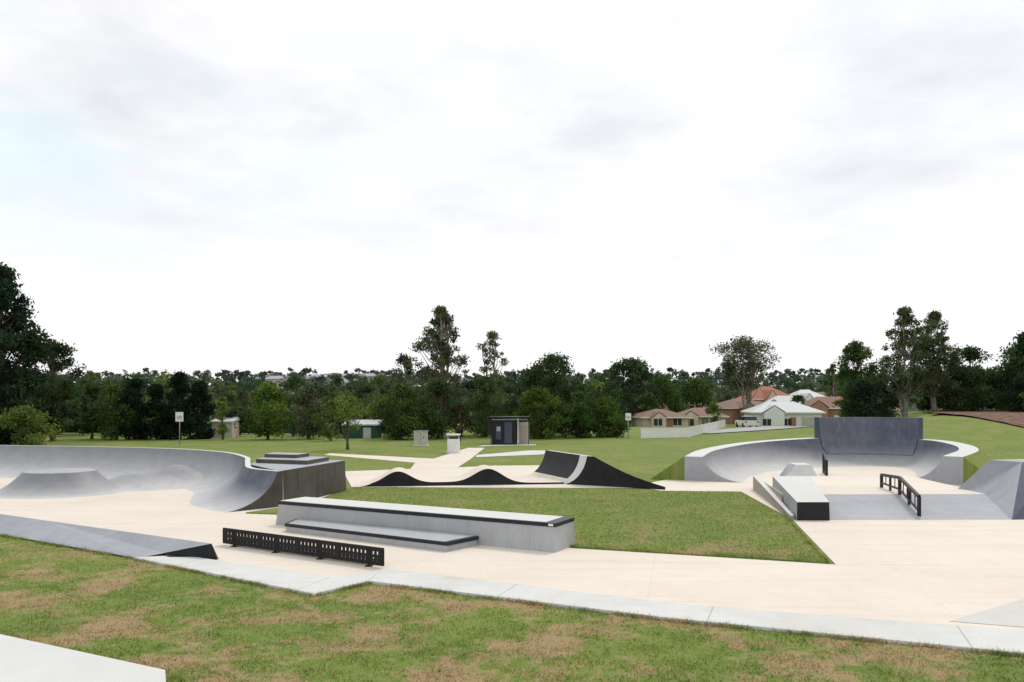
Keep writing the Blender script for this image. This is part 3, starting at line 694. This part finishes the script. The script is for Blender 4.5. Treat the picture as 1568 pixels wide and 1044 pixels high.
def forest(name,layers,seed):
    rng=R(seed); Vs=[];Cs=[]
    for (n,y0,y1,a0,a1,h0,h1,ncl,nl,ls,cols,haze) in layers:
        for i in range(n):
            y=rng.uniform(y0,y1); x=y*rng.uniform(a0,a1); h=rng.uniform(h0,h1); z=float(gz(x,y)); r=h*rng.uniform(.32,.50)
            if .17<x/y<.46 and 88<y<185: continue
            col=np.array(cols[rng.randint(len(cols))])*rng.uniform(.75,1.3)*K
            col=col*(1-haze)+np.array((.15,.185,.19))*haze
            for k in range(ncl):
                t=rng.uniform(.1,1) if k else .93
                a=rng.uniform(0,6.28); rad=r*math.sqrt(max(.05,1-(2*t-.95)**2))*math.sqrt(rng.uniform(0,1))*(1 if k else .2)
                cr=r*rng.uniform(.26,.46); c=np.array([x+rad*math.cos(a),y+rad*math.sin(a),z+min(h*t,h-cr*.5)])
                d=unit(rng,nl)*(rng.uniform(0,1,nl)**.5)[:,None]*cr; d[:,2]*=.75
                Vs.append(leafquads(c+d,ls,rng)); f=rng.uniform(.7,1.3)*rng.uniform(.75,1.25,nl)
                Cs.append(np.repeat(col[None]*f[:,None],4,axis=0))
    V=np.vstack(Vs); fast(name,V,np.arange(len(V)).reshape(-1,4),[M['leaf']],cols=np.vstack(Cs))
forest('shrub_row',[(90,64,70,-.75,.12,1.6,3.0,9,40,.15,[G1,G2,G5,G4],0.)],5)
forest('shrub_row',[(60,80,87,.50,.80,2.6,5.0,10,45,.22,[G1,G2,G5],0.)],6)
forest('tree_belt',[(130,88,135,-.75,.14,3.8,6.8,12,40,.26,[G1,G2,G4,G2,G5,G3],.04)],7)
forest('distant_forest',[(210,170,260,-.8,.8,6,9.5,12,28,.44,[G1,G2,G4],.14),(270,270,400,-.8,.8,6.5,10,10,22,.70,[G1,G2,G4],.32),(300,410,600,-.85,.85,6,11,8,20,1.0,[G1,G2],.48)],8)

# ------------------------------------------------------------------ world and light
sd=Vector((.35,.55,.95)).normalized()
w=bpy.data.worlds.new("World"); scene.world=w; w.use_nodes=True; nt=w.node_tree; nt.nodes.clear()
sky=N(nt,'ShaderNodeTexSky'); sky.sky_type='NISHITA'; sky.sun_disc=False
sky.sun_elevation=math.asin(sd.z); sky.sun_rotation=math.atan2(sd.x,sd.y)
tc=N(nt,'ShaderNodeTexCoord').outputs['Generated']; sp=N(nt,'ShaderNodeSeparateXYZ'); L(nt,tc,sp.inputs[0])
zz=math_(nt,'ADD',math_(nt,'MAXIMUM',sp.outputs[2],0.),.13)
cb=N(nt,'ShaderNodeCombineXYZ'); L(nt,math_(nt,'DIVIDE',sp.outputs[0],zz),cb.inputs[0]); L(nt,math_(nt,'DIVIDE',sp.outputs[1],zz),cb.inputs[1])
n1=noise(nt,cb.outputs[0],1.35,7,.55)
mp=N(nt,'ShaderNodeMapping'); mp.inputs['Location'].default_value=(7.3,2.1,0); L(nt,cb.outputs[0],mp.inputs[0])
n2=noise(nt,mp.outputs[0],1.0,5,.55)
el=mapr(nt,sp.outputs[2],.13,.30)
g=math_(nt,'MULTIPLY',mapr(nt,n1,.47,.68),mapr(nt,sp.outputs[2],.13,.30,.15,1.))
c=mix(nt,g,(10.5,10.5,10.6),(8.1,8.15,8.7))
left=mapr(nt,sp.outputs[0],-.1,-.42)
bl=math_(nt,'MULTIPLY',math_(nt,'MULTIPLY',mapr(nt,n2,.44,.60),el),math_(nt,'ADD',math_(nt,'MULTIPLY',left,.7),.15))
c=mix(nt,bl,c,(7.4,9.6,10.6))
c2=mix(nt,.96,sky.outputs[0],c)
bg=N(nt,'ShaderNodeBackground'); bg.inputs['Strength'].default_value=.1; L(nt,c2,bg.inputs[0])
o=N(nt,'ShaderNodeOutputWorld'); L(nt,bg.outputs[0],o.inputs[0])
sl=bpy.data.lights.new('sun','SUN'); sl.energy=1.45; sl.angle=math.radians(12); sl.color=(1,.95,.88)
so=bpy.data.objects.new('sun',sl); COL.objects.link(so); so.rotation_euler=sd.to_track_quat('Z','Y').to_euler(); so.location=(20,30,60)

cam=bpy.data.cameras.new('camera'); cam.lens=28; cam.sensor_width=36; cam.shift_y=.0574; cam.clip_end=6000; cam.clip_start=.1
co=bpy.data.objects.new('camera',cam); COL.objects.link(co); co.location=(0,0,3); co.rotation_euler=(math.radians(90),0,0)
scene.camera=co
scene.view_settings.view_transform='Standard'; scene.view_settings.look='None'; scene.view_settings.exposure=0
